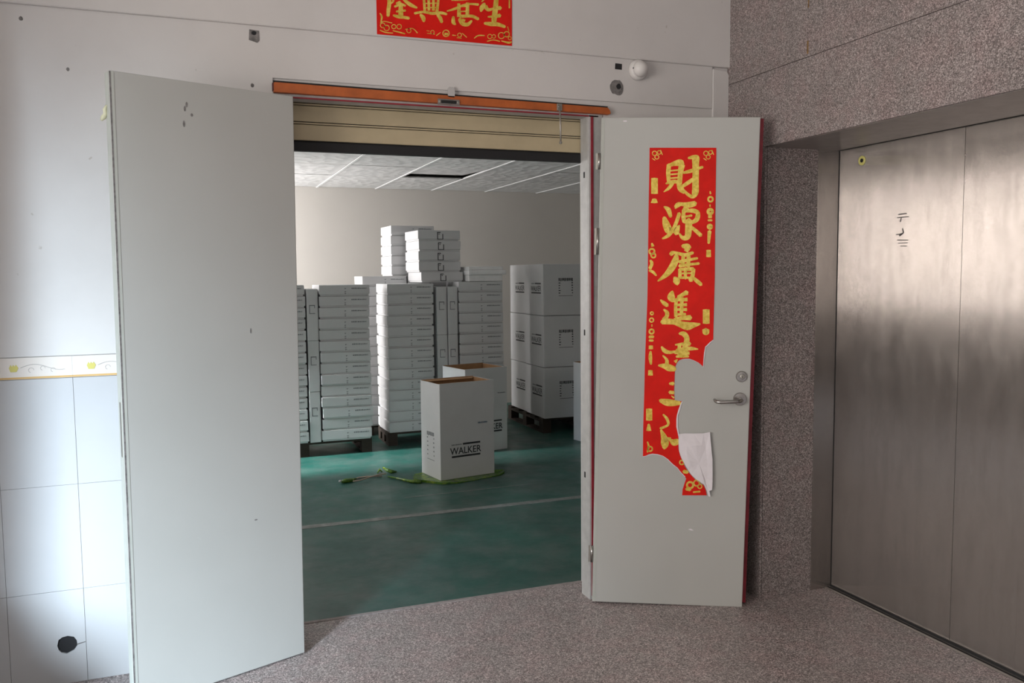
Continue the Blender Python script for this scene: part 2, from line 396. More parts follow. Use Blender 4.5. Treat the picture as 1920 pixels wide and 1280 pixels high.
struct(G().box((-1.32, -1.62, 0), (-1.2, -1.04, .72)).done('low_shade_block', M['plaster']), 'unseen low block added to shade the lower dado tiles', 'wall')  # added out of view to keep daylight off the lowest tiles
wn = struct(empty('window_1'), 'wide lobby window band with thin mullions', 'window')
for y in (-3.5, -2.2, -1.03):
    G().box((XL-.10, y-.025, WZ0), (XL-.06, y+.025, WZ1)).done('mullion', M['glass_frame'], wn)
for z in (WZ0, WZ1-.05): G().box((XL-.10, -3.5, z), (XL-.06, WY1, z+.05)).done('rail', M['glass_frame'], wn)

# ------------------------------------------------------------------ door frame and shutter
tf = struct(empty('trim_1'), 'painted steel frame of the double doorway with an orange primed head', 'frame')
# orange head bar
g = G().prism([(.352, 2.358), (.356, 2.351), (1.888, 2.347), (1.896, 2.352), (1.892, 2.366), (1.880, 2.378), (.360, 2.391), (.352, 2.386)], -.026, 0)
g.done('head_bar', M['orange'], tf, bevel=.002)
G().prism([(.356, 2.391), (1.882, 2.378), (1.884, 2.385), (.354, 2.399)], -.018, 0).done('head_gap', M['black'], tf)
G().box((.350, -.027, 2.356), (.3555, -.002, 2.388)).done('bar_end', M['dark_red'], tf)
G().box((OX0-.01, 0.0, 2.338), (OX1, .085, 2.3515)).done('head_soffit', M['frame'], tf)
G().box((OX0, -.004, 2.335), (OX1-.02, .002, 2.341)).done('head_seal', M['red_primer'], tf)
# jambs
g = G(); g.box((1.790, -.004, 0), (1.862, .010, 2.35)); g.box((1.790, .010, 0), (1.802, .088, 2.35)); g.done('jamb', M['frame'], tf, bevel=.002)
G().box((1.8000, -.0085, .02), (1.8115, -.004, 2.335)).done('jamb_seal', M['red_primer'], tf)
g = G(); g.box((.36, -.004, 0), (.412, .010, 2.35)); g.box((.402, .010, 0), (.414, .088, 2.35)); g.done('jamb', M['frame'], tf, bevel=.002)
for z in (2.055, 1.30, .60): G().box((1.7885, .040, z), (1.7902, .052, z+.028)).done('strike_hole', M['black'], tf)
# shutter guides
G().box((1.822, .088, 0), (1.86, .13, 2.34)).done('guide_rail', M['black'], tf)
G().box((.385, .088, 0), (.425, .13, 2.34)).done('guide_rail', M['black'], tf)
# latch at mid head, clear tab, bolt rod
lt = empty('head_latch', (1.097, -.026, 2.353)); tag(lt, 'small silver catch plate in the middle of the orange head bar', 'latch')
G().box((-.050, -.006, -.010), (.050, 0, .014)).done('latch_plate', M['chrome'], lt, bevel=.001)
G().box((-.034, -.010, -.004), (.034, -.006, .008)).done('latch_slot', M['black'], lt)
for s in (-1, 1): G().lathe([(.005, 0), (.005, .002), (.002, .003)], (s*.042, -.006, .002), (0, -1, 0), (0, 0, 1), 10).done('screw', M['zinc'], lt)
ct = G().prism([(-.014, -.0), (.016, -.0), (.018, .036), (.010, .044), (-.009, .044), (-.014, .036)], -.004, .0).done('clear_tab', M['clear_tab'])
ct.location = (1.110, -.022, 2.378); tag(ct, 'small clear plastic tab standing above the orange head bar', 'tab')
rb = empty('bolt_rod', (1.627, -.03, 2.366)); tag(rb, 'thin hanging metal bolt rod at the right of the orange head bar', 'bolt')
G().tube([(0, -.006, -.0), (.002, -.008, -.08), (.003, -.008, -.165)], .0042, 8).done('rod', M['zinc'], rb, smooth=True)
G().box((-.012, -.004, -.018), (.014, .004, .014)).done('bracket', M['zinc'], rb, bevel=.002)
G().lathe([(.005, 0), (.005, .003), (.002, .004)], (-.004, -.004, .0), (0, -1, 0), (0, 0, 1), 10).done('screw', M['chrome'], rb)
G().lathe([(.006, 0), (.008, .006), (.004, .012)], (.003, -.008, -.158), (0, 0, -1), (1, 0, 0), 10).done('rod_tip', M['zinc'], rb)
# rolled shutter
sh = empty('roller_shutter', (1.13, .105, 2.13)); tag(sh, 'beige roller shutter rolled up under the door head', 'shutter')
hw = .698
for k in range(3):
    z0 = .045+k*.0795
    zt = min(z0+.0715, .2155)
    G().prism([(-.010, z0+.005), (-.012, z0+.009), (-.0125, (z0+zt)/2), (-.012, zt-.004), (-.010, zt), (.004, zt), (.004, z0+.005)], -hw, hw, 'yz').done('slat', M['slat'], sh)
    if k: G().box((-hw, -.011, z0-.0050), (hw, -.0025, z0+.0010)).done('slat_hinge', M['slat'], sh)
    G().box((-hw, -.0025, z0-.009), (hw, .004, z0+.0055)).done('slat_joint', M['black'], sh)
# bottom bar with the ragged upper edge of its rubber
n = 60; rnd = random.Random(4); top = []
for k in range(n+1):
    x = -hw+2*hw*k/n; t = k/n
    top.append((x, .040+.0015*rnd.random()+(.007*math.exp(-((t-.47)/.06)**2) if True else 0)))
G().prism([(-hw, .004)]+[(hw, .004)]+top[::-1], -.020, .012).done('bottom_bar', M['rubber'], sh)

# ------------------------------------------------------------------ door leaves
def leaf_basis(hx, hy, z0, th, rho, phi):
    u = Vector((math.cos(th), math.sin(th), 0)); v = Vector((0, 0, 1)); n = u.cross(v)
    v2 = v*math.cos(phi)+n*math.sin(phi)
    a = u*math.cos(rho)+v2*math.sin(rho); b_ = -u*math.sin(rho)+v2*math.cos(rho); yy = b_.cross(a)
    mm = Matrix.Identity(4)
    for i in range(3): mm[i][0] = a[i]; mm[i][1] = yy[i]; mm[i][2] = b_[i]
    mm[0][3], mm[1][3], mm[2][3] = hx, hy, z0
    return mm
MR = leaf_basis(1.7773, -.0561, .0047+.006, -.4405, -.0199, .0218); WR_, HR_ = .7164, 2.3019
ML = leaf_basis(.4057, -.0934, .006, 3.5115, -.0014, -.0198); WL_, HL_ = .6966, 2.3102
MRi = MR.inverted()
def on_leaf(px, py, off=0.0):
    """pixel -> local (x, z) on the face of the right leaf"""
    d = MRi.to_3x3() @ pixel_ray(px, py); o = MRi @ CAM
    t = (off-o.y)/d.y; q = o+d*t; return (q.x, q.z)
d1 = empty('door_1'); d1.matrix_world = ML
struct(d1, 'tall grey-green steel door leaf folded back at the left of the doorway', 'door')
G().box((0, -.044, 0), (WL_, 0, HL_)).done('leaf_panel', M['door'], d1, bevel=.004)
G().box((WL_-.016, .0, .004), (WL_-.0075, .0012, HL_-.004)).done('edge_fold', M['door_edge'], d1)
G().box((WL_-.0065, .0, .003), (WL_-.0005, .0006, HL_-.003)).done('edge_groove', M['grey_scar'], d1)
G().box((WL_, -.040, .006), (WL_+.0015, -.008, HL_-.006)).done('edge_strip', M['door_edge'], d1)
G().box((WL_, -.022, .95), (WL_+.003, -.012, 1.15)).done('lock_plate', M['zinc'], d1)
g = G(); tp = [(WL_+.002, -.030, 2.195), (WL_+.006, -.034, 2.18), (WL_+.004, -.038, 2.165), (WL_+.012, -.040, 2.152), (WL_+.018, -.042, 2.142)]
g.tube(tp, [.004, .008, .008, .009, .004], 7); g.done('tape_scrap', M['tape'], d1, smooth=True)
g = G()
for (x, z, rx, rz) in ((.430, 2.225, .004, .010), (.437, 2.21, .004, .010), (.412, 2.19, .005, .006), (.442, 2.155, .004, .012), (.205, 1.382, .0025, .011), (.204, .62, .007, .003)):
    k = len(g.v); g.prism([(x+rx*math.cos(t*PI/4), z+rz*math.sin(t*PI/4)) for t in range(8)], .0001, .0009)
g.done('scratch_marks', M['grey_scar'], d1)
for z in (.25, 1.72, 2.1):
    G().tube([(-.004, -.05, z-.05), (-.004, -.05, z+.05)], .007, 10).done('hinge', M['zinc'], d1)
d2 = empty('door_2'); d2.matrix_world = MR
struct(d2, 'grey steel door leaf at the right with a torn red couplet', 'door')
G().box((0, 0, 0), (WR_, .044, HR_)).done('leaf_panel', M['door'], d2, bevel=.004)
G().box((.001, -.0012, .003), (.016, 0, HR_-.004)).done('edge_fold', M['door_edge'], d2)
G().box((WR_-.002, .036, .01), (WR_+.022, .046, HR_-.002)).done('rebate_lip', M['red_primer'], d2, bevel=.001)
for z0, z1 in ((2.067, 2.14), (1.676, 1.799), (.20, .28)):
    h = empty('hinge', (-.006, -.002, (z0+z1)/2), parent=d2); l = (z1-z0)/2
    G().tube([(0, 0, -l), (0, 0, l)], .0065, 12).done('barrel', M['chrome'], h, smooth=True)
    G().box((-.016, .001, -l), (.002, .005, l)).done('hinge_plate', M['zinc'], h)
# lever handle with rose, lock cylinder
hd = empty('lever_handle', (.669, 0, 1.011), parent=d2)
G().lathe([(.031, 0), (.031, .004), (.028, .009), (.012, .010)], (0, 0, 0), (0, -1, 0), (0, 0, 1), 32).done('rose', M['chrome'], hd, smooth=False)
lev = [(0, -.008, 0), (0, -.040, 0), (-.006, -.052, -.001), (-.020, -.055, -.003), (-.060, -.054, -.006), (-.095, -.052, -.009), (-.112, -.048, -.008), (-.118, -.034, -.005), (-.119, -.022, -.003)]
G().tube(lev, [.010, .009, .009, .009, .0085, .0085, .0085, .008, .007], 14).done('lever', M['chrome'], hd, smooth=True)
lk = empty('lock', (.673, 0, 1.117), parent=d2)
G().lathe([(.026, 0), (.026, .004), (.023, .008), (.0135, .0085)], (0, 0, 0), (0, -1, 0), (0, 0, 1), 32).done('lock_rose', M['chrome'], lk)
G().lathe([(.011, .008), (.011, .012), (.009, .013)], (.003, 0, 0), (0, -1, 0), (0, 0, 1), 20).done('cylinder', M['zinc'], lk)
G().box((.002, -.0137, -.006), (.0045, -.0128, .004)).done('keyhole', M['black'], lk)
g = G(); q = on_leaf(1295, 993); g.prism([(q[0]-.012, q[1]+.003), (q[0]+.002, q[1]-.003), (q[0]+.014, q[1]-.002), (q[0], q[1]+.006)], -.001, 0); g.done('scratch_mark', M['paper'], d2)
q = on_leaf(1172, 227); G().box((q[0]-.008, -.001, q[1]-.003), (q[0]+.008, 0, q[1]+.003)).done('scratch_mark', M['paper'], d2)

# ------------------------------------------------------------------ brush lettering
def catmull(P, n=5):
    if len(P) < 3: return P
    out = []
    for i in range(len(P)-1):
        p0 = P[max(i-1, 0)]; p1 = P[i]; p2 = P[i+1]; p3 = P[min(i+2, len(P)-1)]
        for k in range(n):
            t = k/n
            out.append(tuple(.5*((2*b)+(-a+c)*t+(2*a-5*b+4*c-d)*t*t+(-a+3*b-3*c+d)*t**3) for a, b, c, d in zip(p0, p1, p2, p3)))
    out.append(P[-1]); return out
def brush(strokes, conv, to3, name, mat, parent, k=1.0, y0=0.0):
    """strokes: lists of (X, Y, width) in drawing units; conv maps a drawing point to plane coords"""
    V = []; Fc = []; lay = 0
    for st in strokes:
        P = catmull([tuple(map(float, p)) for p in st]); n = len(P); base = len(V); L = []; Rr = []
        lay += 1; off = y0+.00004*(lay % 9)
        for i, (x, y, w_) in enumerate(P):
            a = P[max(i-1, 0)]; b_ = P[min(i+1, n-1)]; dx, dy = b_[0]-a[0], b_[1]-a[1]; l = math.hypot(dx, dy) or 1
            nx, ny = -dy/l, dx/l; h = max(w_, 3)*.5*k; L.append((x+nx*h, y+ny*h)); Rr.append((x-nx*h, y-ny*h))
        def cap(i, sgn):
            x, y, w_ = P[i]; j = min(max(i+sgn*-1, 0), n-1); dx, dy = x-P[j][0], y-P[j][1]; l = math.hypot(dx, dy) or 1
            h = max(w_, 3)*.5*k; q = .12 if (len(st) == 2 and w_ >= 28) else .7; return (x+dx/l*h*q, y+dy/l*h*q)
        pts = [cap(0, -1)]+L+[cap(n-1, 1)]+Rr[::-1]
        for p in pts: V.append(to3(conv(*p), off))
        s0 = base; Lb = base+1; E = base+1+n; Rb = base+2+n
        Fc.append((s0, Lb, Rb+n-1))
        for i in range(n-1): Fc.append((Lb+i, Lb+i+1, Rb+n-2-i, Rb+n-1-i))
        Fc.append((Lb+n-1, E, Rb))
    return mobj(name, V, Fc, mat, parent)
def ring(cx, cy, r, w_, n=9, a0=0, a1=2*PI): return [(cx+r*math.cos(a0+(a1-a0)*k/n), cy+r*math.sin(a0+(a1-a0)*k/n), w_) for k in range(n+1)]
LY = -.0026
to_leaf = lambda p, off: (p[0], LY-off, p[1])
A1 = lambda X, Y: on_leaf(1180+X*.1718, 260+Y*.1718)
A2 = lambda X, Y: on_leaf(1180+X*.1875, 460+Y*.1875)
A3 = lambda X, Y: on_leaf(1180+X*.2422, 640+Y*.2422)
cp = empty('spring_couplet'); cp.parent = None; cp.matrix_world = MR
tag(cp, 'torn red paper strip with gold brush characters glued on the right door leaf', 'couplet')
outline = [(1218, 277), (1343, 277), (1341, 400), (1340, 520), (1337, 636), (1331, 641), (1327, 645), (1322, 650), (1320, 661), (1319, 672), (1318, 687), (1314, 683), (1309, 679), (1301, 675), (1292, 672),
           (1285, 672), (1279, 673), (1273, 675), (1269, 680), (1266.5, 686), (1265, 700), (1263.6, 737), (1265, 750), (1271, 751), (1278.8, 752), (1276, 758), (1273, 766), (1269, 778), (1268, 785), (1268, 800), (1272, 819),
           (1272, 841), (1275, 853), (1279, 863), (1284, 874), (1291, 885), (1300, 895), (1308, 903), (1319, 909), (1323, 918), (1325, 928), (1279, 928), (1280, 917), (1283, 907), (1286.6, 897), (1282, 890), (1277, 885),
           (1270, 876), (1262, 870), (1252, 860), (1243, 854), (1233, 851), (1223.6, 850), (1216, 851), (1211, 854), (1205.4, 855), (1206, 800), (1208, 737), (1209, 685), (1214, 554), (1216, 400)]
poly = [on_leaf(*p) for p in outline]
G().prism(poly, -.0024, -.0004).done('red_paper', M['red_paper'], cp)
# torn white edge showing a little beyond the print
cxx = sum(p[0] for p in poly)/len(poly)
tear = [(1337, 636), (1331, 641), (1327, 645), (1322, 650), (1320, 661), (1319, 672), (1318, 687), (1309, 679), (1292, 672), (1279, 673), (1269, 680)]
def edge_strip(pts, wd, name):
    P = [on_leaf(*p) for p in pts]; V = []; Fc = []
    for i, p in enumerate(P):
        a = P[max(i-1, 0)]; b_ = P[min(i+1, len(P)-1)]; dx, dz = b_[0]-a[0], b_[1]-a[1]; l = math.hypot(dx, dz) or 1
        nx, nz = -dz/l, dx/l; q = wd*(.6+.8*random.random())
        V += [(p[0], -.0027, p[1]), (p[0]+nx*q, -.0030, p[1]+nz*q)]
    for i in range(len(P)-1): Fc.append((2*i, 2*i+1, 2*i+3, 2*i+2))
    mobj(name, V, Fc, M['paper'], cp)
edge_strip([(1337, 637), (1331, 641), (1327, 645), (1322, 650), (1320, 661), (1319, 672), (1318, 688)], .004, 'torn_edge')
edge_strip([(1278, 752), (1275, 759), (1272, 767), (1269, 778), (1268, 786), (1268, 800), (1272, 818)], .0065, 'torn_edge')
edge_strip([(1310, 680), (1302, 676), (1292, 672.5), (1279, 673)], .002, 'torn_edge')
edge_strip([(1285, 893), (1277, 885), (1270, 876), (1262, 870), (1252, 860), (1243, 854), (1233, 851), (1223, 850), (1211, 854), (1205, 855)], .003, 'torn_edge')
# folded-over flap, white back of the paper
flap = [(1272, 813), (1285, 812), (1300, 812), (1318, 811), (1330, 808), (1331, 820), (1333, 841), (1335, 860), (1335, 880), (1335, 900), (1334, 916), (1329, 918), (1331, 929), (1327, 928), (1324, 917), (1319, 906), (1306, 898), (1296, 889), (1290, 880), (1283, 868), (1277, 857), (1273, 845), (1272, 829)]
P = [on_leaf(*p) for p in flap]; cx_ = sum(p[0] for p in P)/len(P); cz_ = sum(p[1] for p in P)/len(P)
V = []; Fc = []; k = len(P)
for i, p in enumerate(P): V.append((p[0], -.004-.014*max(0, min(1, (p[0]-.44)/.1)), p[1]))
for i, p in enumerate(P): V.append((cx_+(p[0]-cx_)*.6, -.012-.003*math.sin(i), cz_+(p[1]-cz_)*.6))
V.append((cx_, -.013, cz_))
for i in range(k): Fc += [(i, (i+1) % k, k+(i+1) % k, k+i), (k+i, k+(i+1) % k, 2*k)]
fo = mobj('paper_flap', V, Fc, M['paper'], cp); fo.modifiers.new('solid', 'SOLIDIFY').thickness = .0012
CH = []
CH.append((A1, [[(432, 285, 42), (424, 380, 40), (430, 478, 32)], [(420, 300, 25), (480, 275, 40), (545, 262, 62), (580, 268, 50)], [(572, 285, 60), (556, 380, 46), (548, 490, 44)],
    [(450, 350, 14), (540, 342, 14)], [(450, 390, 14), (540, 382, 14)], [(445, 432, 16), (545, 424, 16)], [(400, 490, 16), (470, 470, 34), (545, 470, 30)], [(470, 485, 34), (430, 540, 30), (375, 580, 8)],
    [(530, 480, 30), (560, 545, 56), (600, 590, 26)], [(645, 212, 22), (690, 203, 36), (735, 205, 46), (728, 240, 60)], [(722, 215, 66), (724, 350, 60), (722, 480, 60), (718, 585, 62), (690, 632, 36), (640, 610, 30), (590, 560, 22)],
    [(590, 372, 22), (660, 355, 34), (730, 330, 30), (800, 310, 22)], [(700, 440, 34), (640, 480, 36), (580, 520, 30)]]))
CH.append((A1, [[(378, 742, 14), (425, 775, 44), (450, 850, 30)], [(380, 860, 34), (400, 930, 66), (430, 1000, 70), (455, 990, 40)], [(360, 1090, 16), (425, 1055, 34), (480, 985, 34), (515, 905, 34), (545, 815, 34)],
    [(500, 745, 26), (530, 715, 36), (580, 715, 34), (650, 722, 54), (720, 705, 46)], [(545, 720, 34), (500, 760, 14)], [(625, 745, 50), (590, 800, 40)], [(590, 790, 30), (590, 860, 40), (600, 910, 34)],
    [(600, 790, 24), (690, 785, 40), (745, 810, 40), (735, 880, 44), (680, 915, 30)], [(610, 850, 18), (680, 838, 20)], [(590, 905, 28), (660, 905, 44)], [(648, 890, 66), (645, 990, 62), (632, 1070, 56), (580, 1080, 36), (545, 1035, 16)],
    [(545, 945, 14), (520, 990, 52), (510, 1035, 50)], [(670, 960, 28), (725, 1005, 34), (780, 1055, 36)]]))
CH.append((A2, [[(530, 5, 30), (580, 12, 52), (610, 20, 24)], [(585, 25, 46), (565, 60, 34)], [(420, 90, 40), (430, 70, 26), (490, 80, 26), (560, 95, 32), (635, 72, 26)], [(470, 95, 30), (460, 150, 56), (425, 220, 58), (370, 290, 44), (285, 356, 12)],
    [(500, 165, 30), (590, 145, 26), (680, 128, 20)], [(500, 205, 30), (600, 190, 24), (695, 180, 22)], [(538, 110, 30), (532, 215, 30)], [(592, 105, 34), (588, 215, 30)], [(505, 235, 30), (505, 320, 30)], [(560, 225, 26), (560, 330, 26)],
    [(500, 240, 24), (640, 235, 34)], [(640, 235, 34), (632, 300, 34), (610, 350, 40)], [(505, 280, 16), (630, 275, 14)], [(505, 322, 22), (600, 322, 18)], [(450, 320, 24), (470, 350, 62), (478, 385, 36)], [(635, 320, 24), (680, 360, 34), (718, 392, 30)]]))
CH.append((A2, [[(430, 460, 24), (418, 515, 66), (440, 555, 34)], [(575, 470, 44), (535, 490, 32), (490, 520, 36)], [(470, 535, 30), (462, 620, 28), (465, 710, 30)], [(525, 520, 30), (520, 700, 30)], [(470, 545, 22), (580, 540, 32)], [(470, 595, 20), (575, 592, 28)],
    [(470, 640, 20), (575, 640, 28)], [(470, 690, 22), (560, 685, 22)], [(312, 545, 12), (345, 575, 34), (380, 600, 32)], [(345, 640, 16), (375, 670, 34), (375, 705, 34), (345, 745, 40)], [(325, 765, 40), (385, 760, 50), (450, 765, 46), (520, 790, 56), (580, 805, 70), (640, 795, 46), (705, 785, 16)],
    [(450, 745, 34), (530, 725, 36), (610, 722, 46)]]))
CH.append((A2, [[(498, 880, 18), (545, 885, 44), (575, 930, 44), (560, 1010, 50), (545, 1100, 60)], [(460, 992, 14), (530, 985, 26), (605, 982, 34)], [(470, 1045, 20), (600, 1030, 34), (685, 1036, 10)], [(455, 1075, 18), (600, 1075, 28)], [(470, 1110, 20), (590, 1108, 20)],
    [(500, 990, 30), (500, 1110, 34)], [(322, 1012, 16), (350, 1050, 36), (400, 1068, 28), (470, 1058, 18), (520, 1050, 12)], [(335, 1100, 12), (372, 1140, 26), (375, 1180, 34)], [(292, 1198, 16), (350, 1205, 44), (400, 1222, 60), (455, 1235, 40)], [(455, 1165, 30), (480, 1140, 10)]]))
CH.append((A3, [[(312, 325, 16), (340, 325, 26)], [(312, 392, 24), (342, 395, 22)], [(325, 420, 6), (345, 435, 12)], [(238, 455, 24), (290, 470, 46), (345, 475, 40), (392, 476, 24)]]))
CH.append((A3, [[(262, 565, 12), (292, 600, 20), (298, 645, 16), (240, 672, 16)], [(245, 685, 14), (268, 740, 40), (275, 790, 52), (270, 825, 24)], [(268, 760, 40), (320, 748, 12)], [(315, 760, 16), (345, 780, 44), (378, 770, 36)]]))
for conv, st in CH:
  for st in ([st] if conv is not A3 else [[q] for q in st]): brush(st, conv, to_leaf, 'gold_character', M['gold'], cp, 1.18)
orn = []
def orn1(): # small gold ornaments, grouped by place
    o = []
    for cx, cyy in ((300, 175), (860, 175)):
        o.append((A1, [ring(cx-25, cyy-15, 24, 8), ring(cx+25, cyy-25, 20, 8), ring(cx, cyy+25, 22, 8), [(cx-50, cyy+40, 8), (cx-20, cyy+60, 8)], [(cx+40, cyy-50, 8), (cx+60, cyy, 8)]]))
    o.append((A1, [[(274, 430, 66), (274, 600, 66)]])); o.append((A1, [[(272, 655, 40), (272, 700, 70)]]))
    o.append((A1, [[(880, 575, 12), (885, 600, 20)], ring(885, 660, 26, 18), [(880, 720, 14), (880, 740, 14)], ring(882, 795, 24, 30), [(860, 850, 30), (900, 850, 30)], [(860, 890, 20), (900, 890, 20)], ring(878, 960, 18, 28), [(875, 1010, 40), (870, 1060, 34), (865, 1140, 24)]]))
    o.append((A2, [[(225, -20, 16), (235, 10, 30)], ring(225, 60, 26, 16), ring(240, 100, 22, 14), [(210, 150, 22), (225, 180, 30), (205, 230, 30)], [(200, 250, 20), (235, 265, 26), (268, 300, 16)]]))
    o.append((A2, [[(792, 45, 40), (792, 115, 44)]])); o.append((A2, [[(768, 640, 62), (768, 780, 62)]])); o.append((A2, [[(745, 850, 50), (765, 860, 66), (785, 850, 46)]]))
    o.append((A2, [ring(225, 678, 14, 12), ring(222, 745, 20, 12), [(225, 790, 10), (225, 810, 10)], ring(222, 860, 22, 16), [(200, 915, 26), (240, 912, 26)], [(200, 950, 20), (236, 950, 20)], [(215, 1000, 36), (215, 1035, 40)], [(212, 1060, 20), (210, 1120, 34), (216, 1185, 20)]]))
    o.append((A3, [[(163, 222, 30), (163, 262, 34)]])); o.append((A3, [[(153, 520, 44), (153, 610, 44)]])); o.append((A3, [[(150, 640, 16), (150, 690, 36)]]))
    o.append((A3, [[(140, 775, 10), (148, 810, 14), (140, 855, 12)], ring(160, 830, 18, 10)]))
    o.append((A3, [ring(405, 935, 16, 10), [(420, 1005, 26), (450, 1010, 24)], ring(470, 1110, 24, 14), ring(520, 1095, 22, 10), [(495, 1165, 12), (545, 1160, 14)], [(440, 1140, 22), (470, 1145, 24)], ring(545, 1120, 16, 8)]))
    return o
for conv, st in [(c_, [q]) for c_, ss in orn1() for q in ss]: brush(st, conv, to_leaf, 'gold_ornament', M['gold'], cp, 1.1)

# lintel banner
bn = empty('door_banner', (1.101, -.0235, 2.627)); tag(bn, 'horizontal red paper banner with gold characters above the doorway', 'banner')
YBN = -.0235
def on_beam(px, py): q = at_y(px, py, YBN-.001); return (q.x-1.101, q.z-2.627)
B = lambda X, Y: on_beam(680+X/6, Y/6)
pp = [on_beam(707, 64), on_beam(960, 86)]
pp += [(pp[1][0]+.002, .262), (pp[0][0], .262)]
G().prism(pp, -.0012, 0).done('red_paper', M['red_paper'], bn)
to_b = lambda p, off: (p[0], -.0014-off, p[1])
BC = [
 [[(275, -150, 30), (285, -60, 44), (300, 20, 46), (290, 110, 46), (285, 180, 36)], [(300, -150, 30), (350, -120, 34), (330, -40, 24), (345, 10, 24), (320, 40, 12)], [(420, -160, 30), (400, -80, 26), (370, -30, 14)], [(430, -110, 26), (520, -130, 26)], [(440, -70, 14), (470, 0, 34), (540, 55, 44), (610, 88, 22)],
  [(380, 40, 26), (420, 20, 24)], [(360, 75, 26), (430, 50, 30), (480, 65, 24)], [(430, 40, 44), (428, 120, 56), (430, 190, 56)], [(380, 130, 24), (480, 118, 26)], [(345, 172, 22), (400, 188, 40), (460, 195, 36), (520, 205, 34)]],
 [[(690, -140, 30), (690, 0, 30), (700, 130, 34)], [(740, -150, 30), (745, 120, 34)], [(800, -150, 26), (795, 120, 36)], [(855, -140, 30), (850, 0, 30), (835, 130, 36)], [(690, -80, 14), (850, -90, 14)], [(690, -20, 14), (850, -25, 14)], [(690, 40, 14), (845, 35, 14)], [(700, 88, 14), (840, 84, 14)],
  [(585, 150, 30), (680, 135, 28), (780, 150, 36), (880, 145, 36), (945, 160, 26)], [(650, 165, 30), (680, 200, 52), (688, 240, 32)], [(840, 165, 30), (870, 200, 46), (890, 250, 34)]],
 [[(1110, -160, 40), (1120, -120, 30)], [(1010, -90, 20), (1110, -95, 30), (1230, -100, 26)], [(1060, -60, 24), (1080, -20, 26)], [(1180, -70, 24), (1160, -20, 20)], [(1000, 5, 10), (1100, -5, 30), (1200, -10, 20)], [(950, 125, 16), (1040, 98, 30), (1130, 60, 26), (1210, 45, 24), (1300, 52, 30)],
  [(1080, 40, 34), (1085, 190, 50)], [(1180, 30, 40), (1175, 190, 44)], [(1090, 70, 26), (1180, 66, 26)], [(1090, 130, 14), (1180, 126, 14)], [(1090, 185, 40), (1190, 180, 34)], [(1020, 190, 30), (1020, 250, 46), (1045, 275, 20)], [(1090, 215, 40), (1120, 265, 46), (1180, 275, 44), (1225, 235, 26)], [(1120, 220, 24), (1150, 235, 30)], [(1180, 180, 34), (1240, 185, 36), (1300, 215, 36)]],
 [[(1420, -140, 40), (1400, -60, 36), (1340, 20, 14)], [(1500, -170, 40), (1505, -60, 52), (1495, 80, 60), (1480, 200, 64), (1475, 270, 50)], [(1400, -70, 30), (1520, -90, 34), (1600, -95, 20)], [(1370, 40, 34), (1340, 90, 56), (1330, 130, 20)], [(1380, 70, 50), (1410, 110, 40), (1470, 100, 30), (1550, 90, 50)], [(1410, 190, 18), (1480, 185, 34), (1545, 175, 46)],
  [(1370, 262, 30), (1440, 270, 50), (1520, 275, 46), (1600, 302, 34)]],
]
for st in BC: brush(st, B, to_b, 'gold_character', M['gold'], bn, .95)
BO = [
 [ring(225, 285, 26, 9), ring(270, 315, 30, 10), ring(350, 300, 24, 10), ring(410, 300, 26, 9), [(195, 340, 12), (260, 365, 14), (340, 372, 10)], [(340, 345, 12), (420, 365, 16), (475, 380, 14)], ring(520, 345, 24, 8), [(480, 330, 8), (560, 320, 8), (615, 370, 14)], [(195, 150, 12), (215, 190, 24), (205, 250, 12)], [(200, 260, 14), (240, 240, 10), (330, 260, 10)]],
 [ring(785, 362, 20, 8), [(720, 345, 8), (750, 350, 8)], [(725, 375, 8), (810, 385, 8)], [(830, 400, 12), (875, 365, 8)]],
 [ring(938, 375, 36, 12), [(920, 380, 30), (960, 385, 30)]],
 [ring(1090, 395, 22, 9), [(1010, 395, 14), (1050, 400, 8)], [(1120, 375, 8), (1170, 420, 10)], [(1060, 425, 8), (1110, 430, 8)]],
 [[(1255, 430, 10), (1300, 400, 16), (1370, 400, 12)], ring(1430, 410, 24, 8), ring(1475, 410, 20, 8), ring(1560, 400, 34, 10), ring(1620, 385, 30, 12), [(1400, 465, 14), (1470, 450, 10), (1540, 465, 16)], [(1560, 460, 10), (1640, 480, 26), (1675, 470, 14)], [(1630, 300, 8), (1645, 350, 10)], ring(1655, 430, 18, 8)],
 [[(1650, -60, 16), (1650, 90, 18)]],
]
for st in [[q] for ss in BO for q in ss]: brush(st, B, to_b, 'gold_ornament', M['gold'], bn, .9)
for sgn in ():
    pass

# wall alarm
al = empty('wall_alarm', (2.045, -.008, 2.565)); tag(al, 'small round white alarm sounder high on the wall right of the doorway', 'alarm')
G().lathe([(.047, 0), (.048, .010), (.046, .022), (.040, .030)], (0, 0, 0), (0, -1, 0), (0, 0, 1), 36).done('alarm_base', M['white_plastic'], al, smooth=True)
G().lathe([(.038, .026), (.036, .042), (.028, .056), (.014, .064), (.003, .066)], (0, 0, 0), (0, -1, 0), (0, 0, 1), 32).done('alarm_dome', M['white_plastic'], al, smooth=True)
g = G()
for r, a0, a1 in ((.020, -1.2, .6), (.027, -1.0, .4), (.013, 1.8, 3.6)):
    g.tube([(r*math.cos(a0+(a1-a0)*k/8)-.002, -.060+r*r*9, r*math.sin(a0+(a1-a0)*k/8)+.004) for k in range(9)], .0014, 6)
g.done('sound_slots', M['red_print'], al)
G().lathe([(.004, .0), (.004, .004)], (-.036, -.030, .002), (0, -1, 0), (0, 0, 1), 10).done('indicator', M['black'], al)

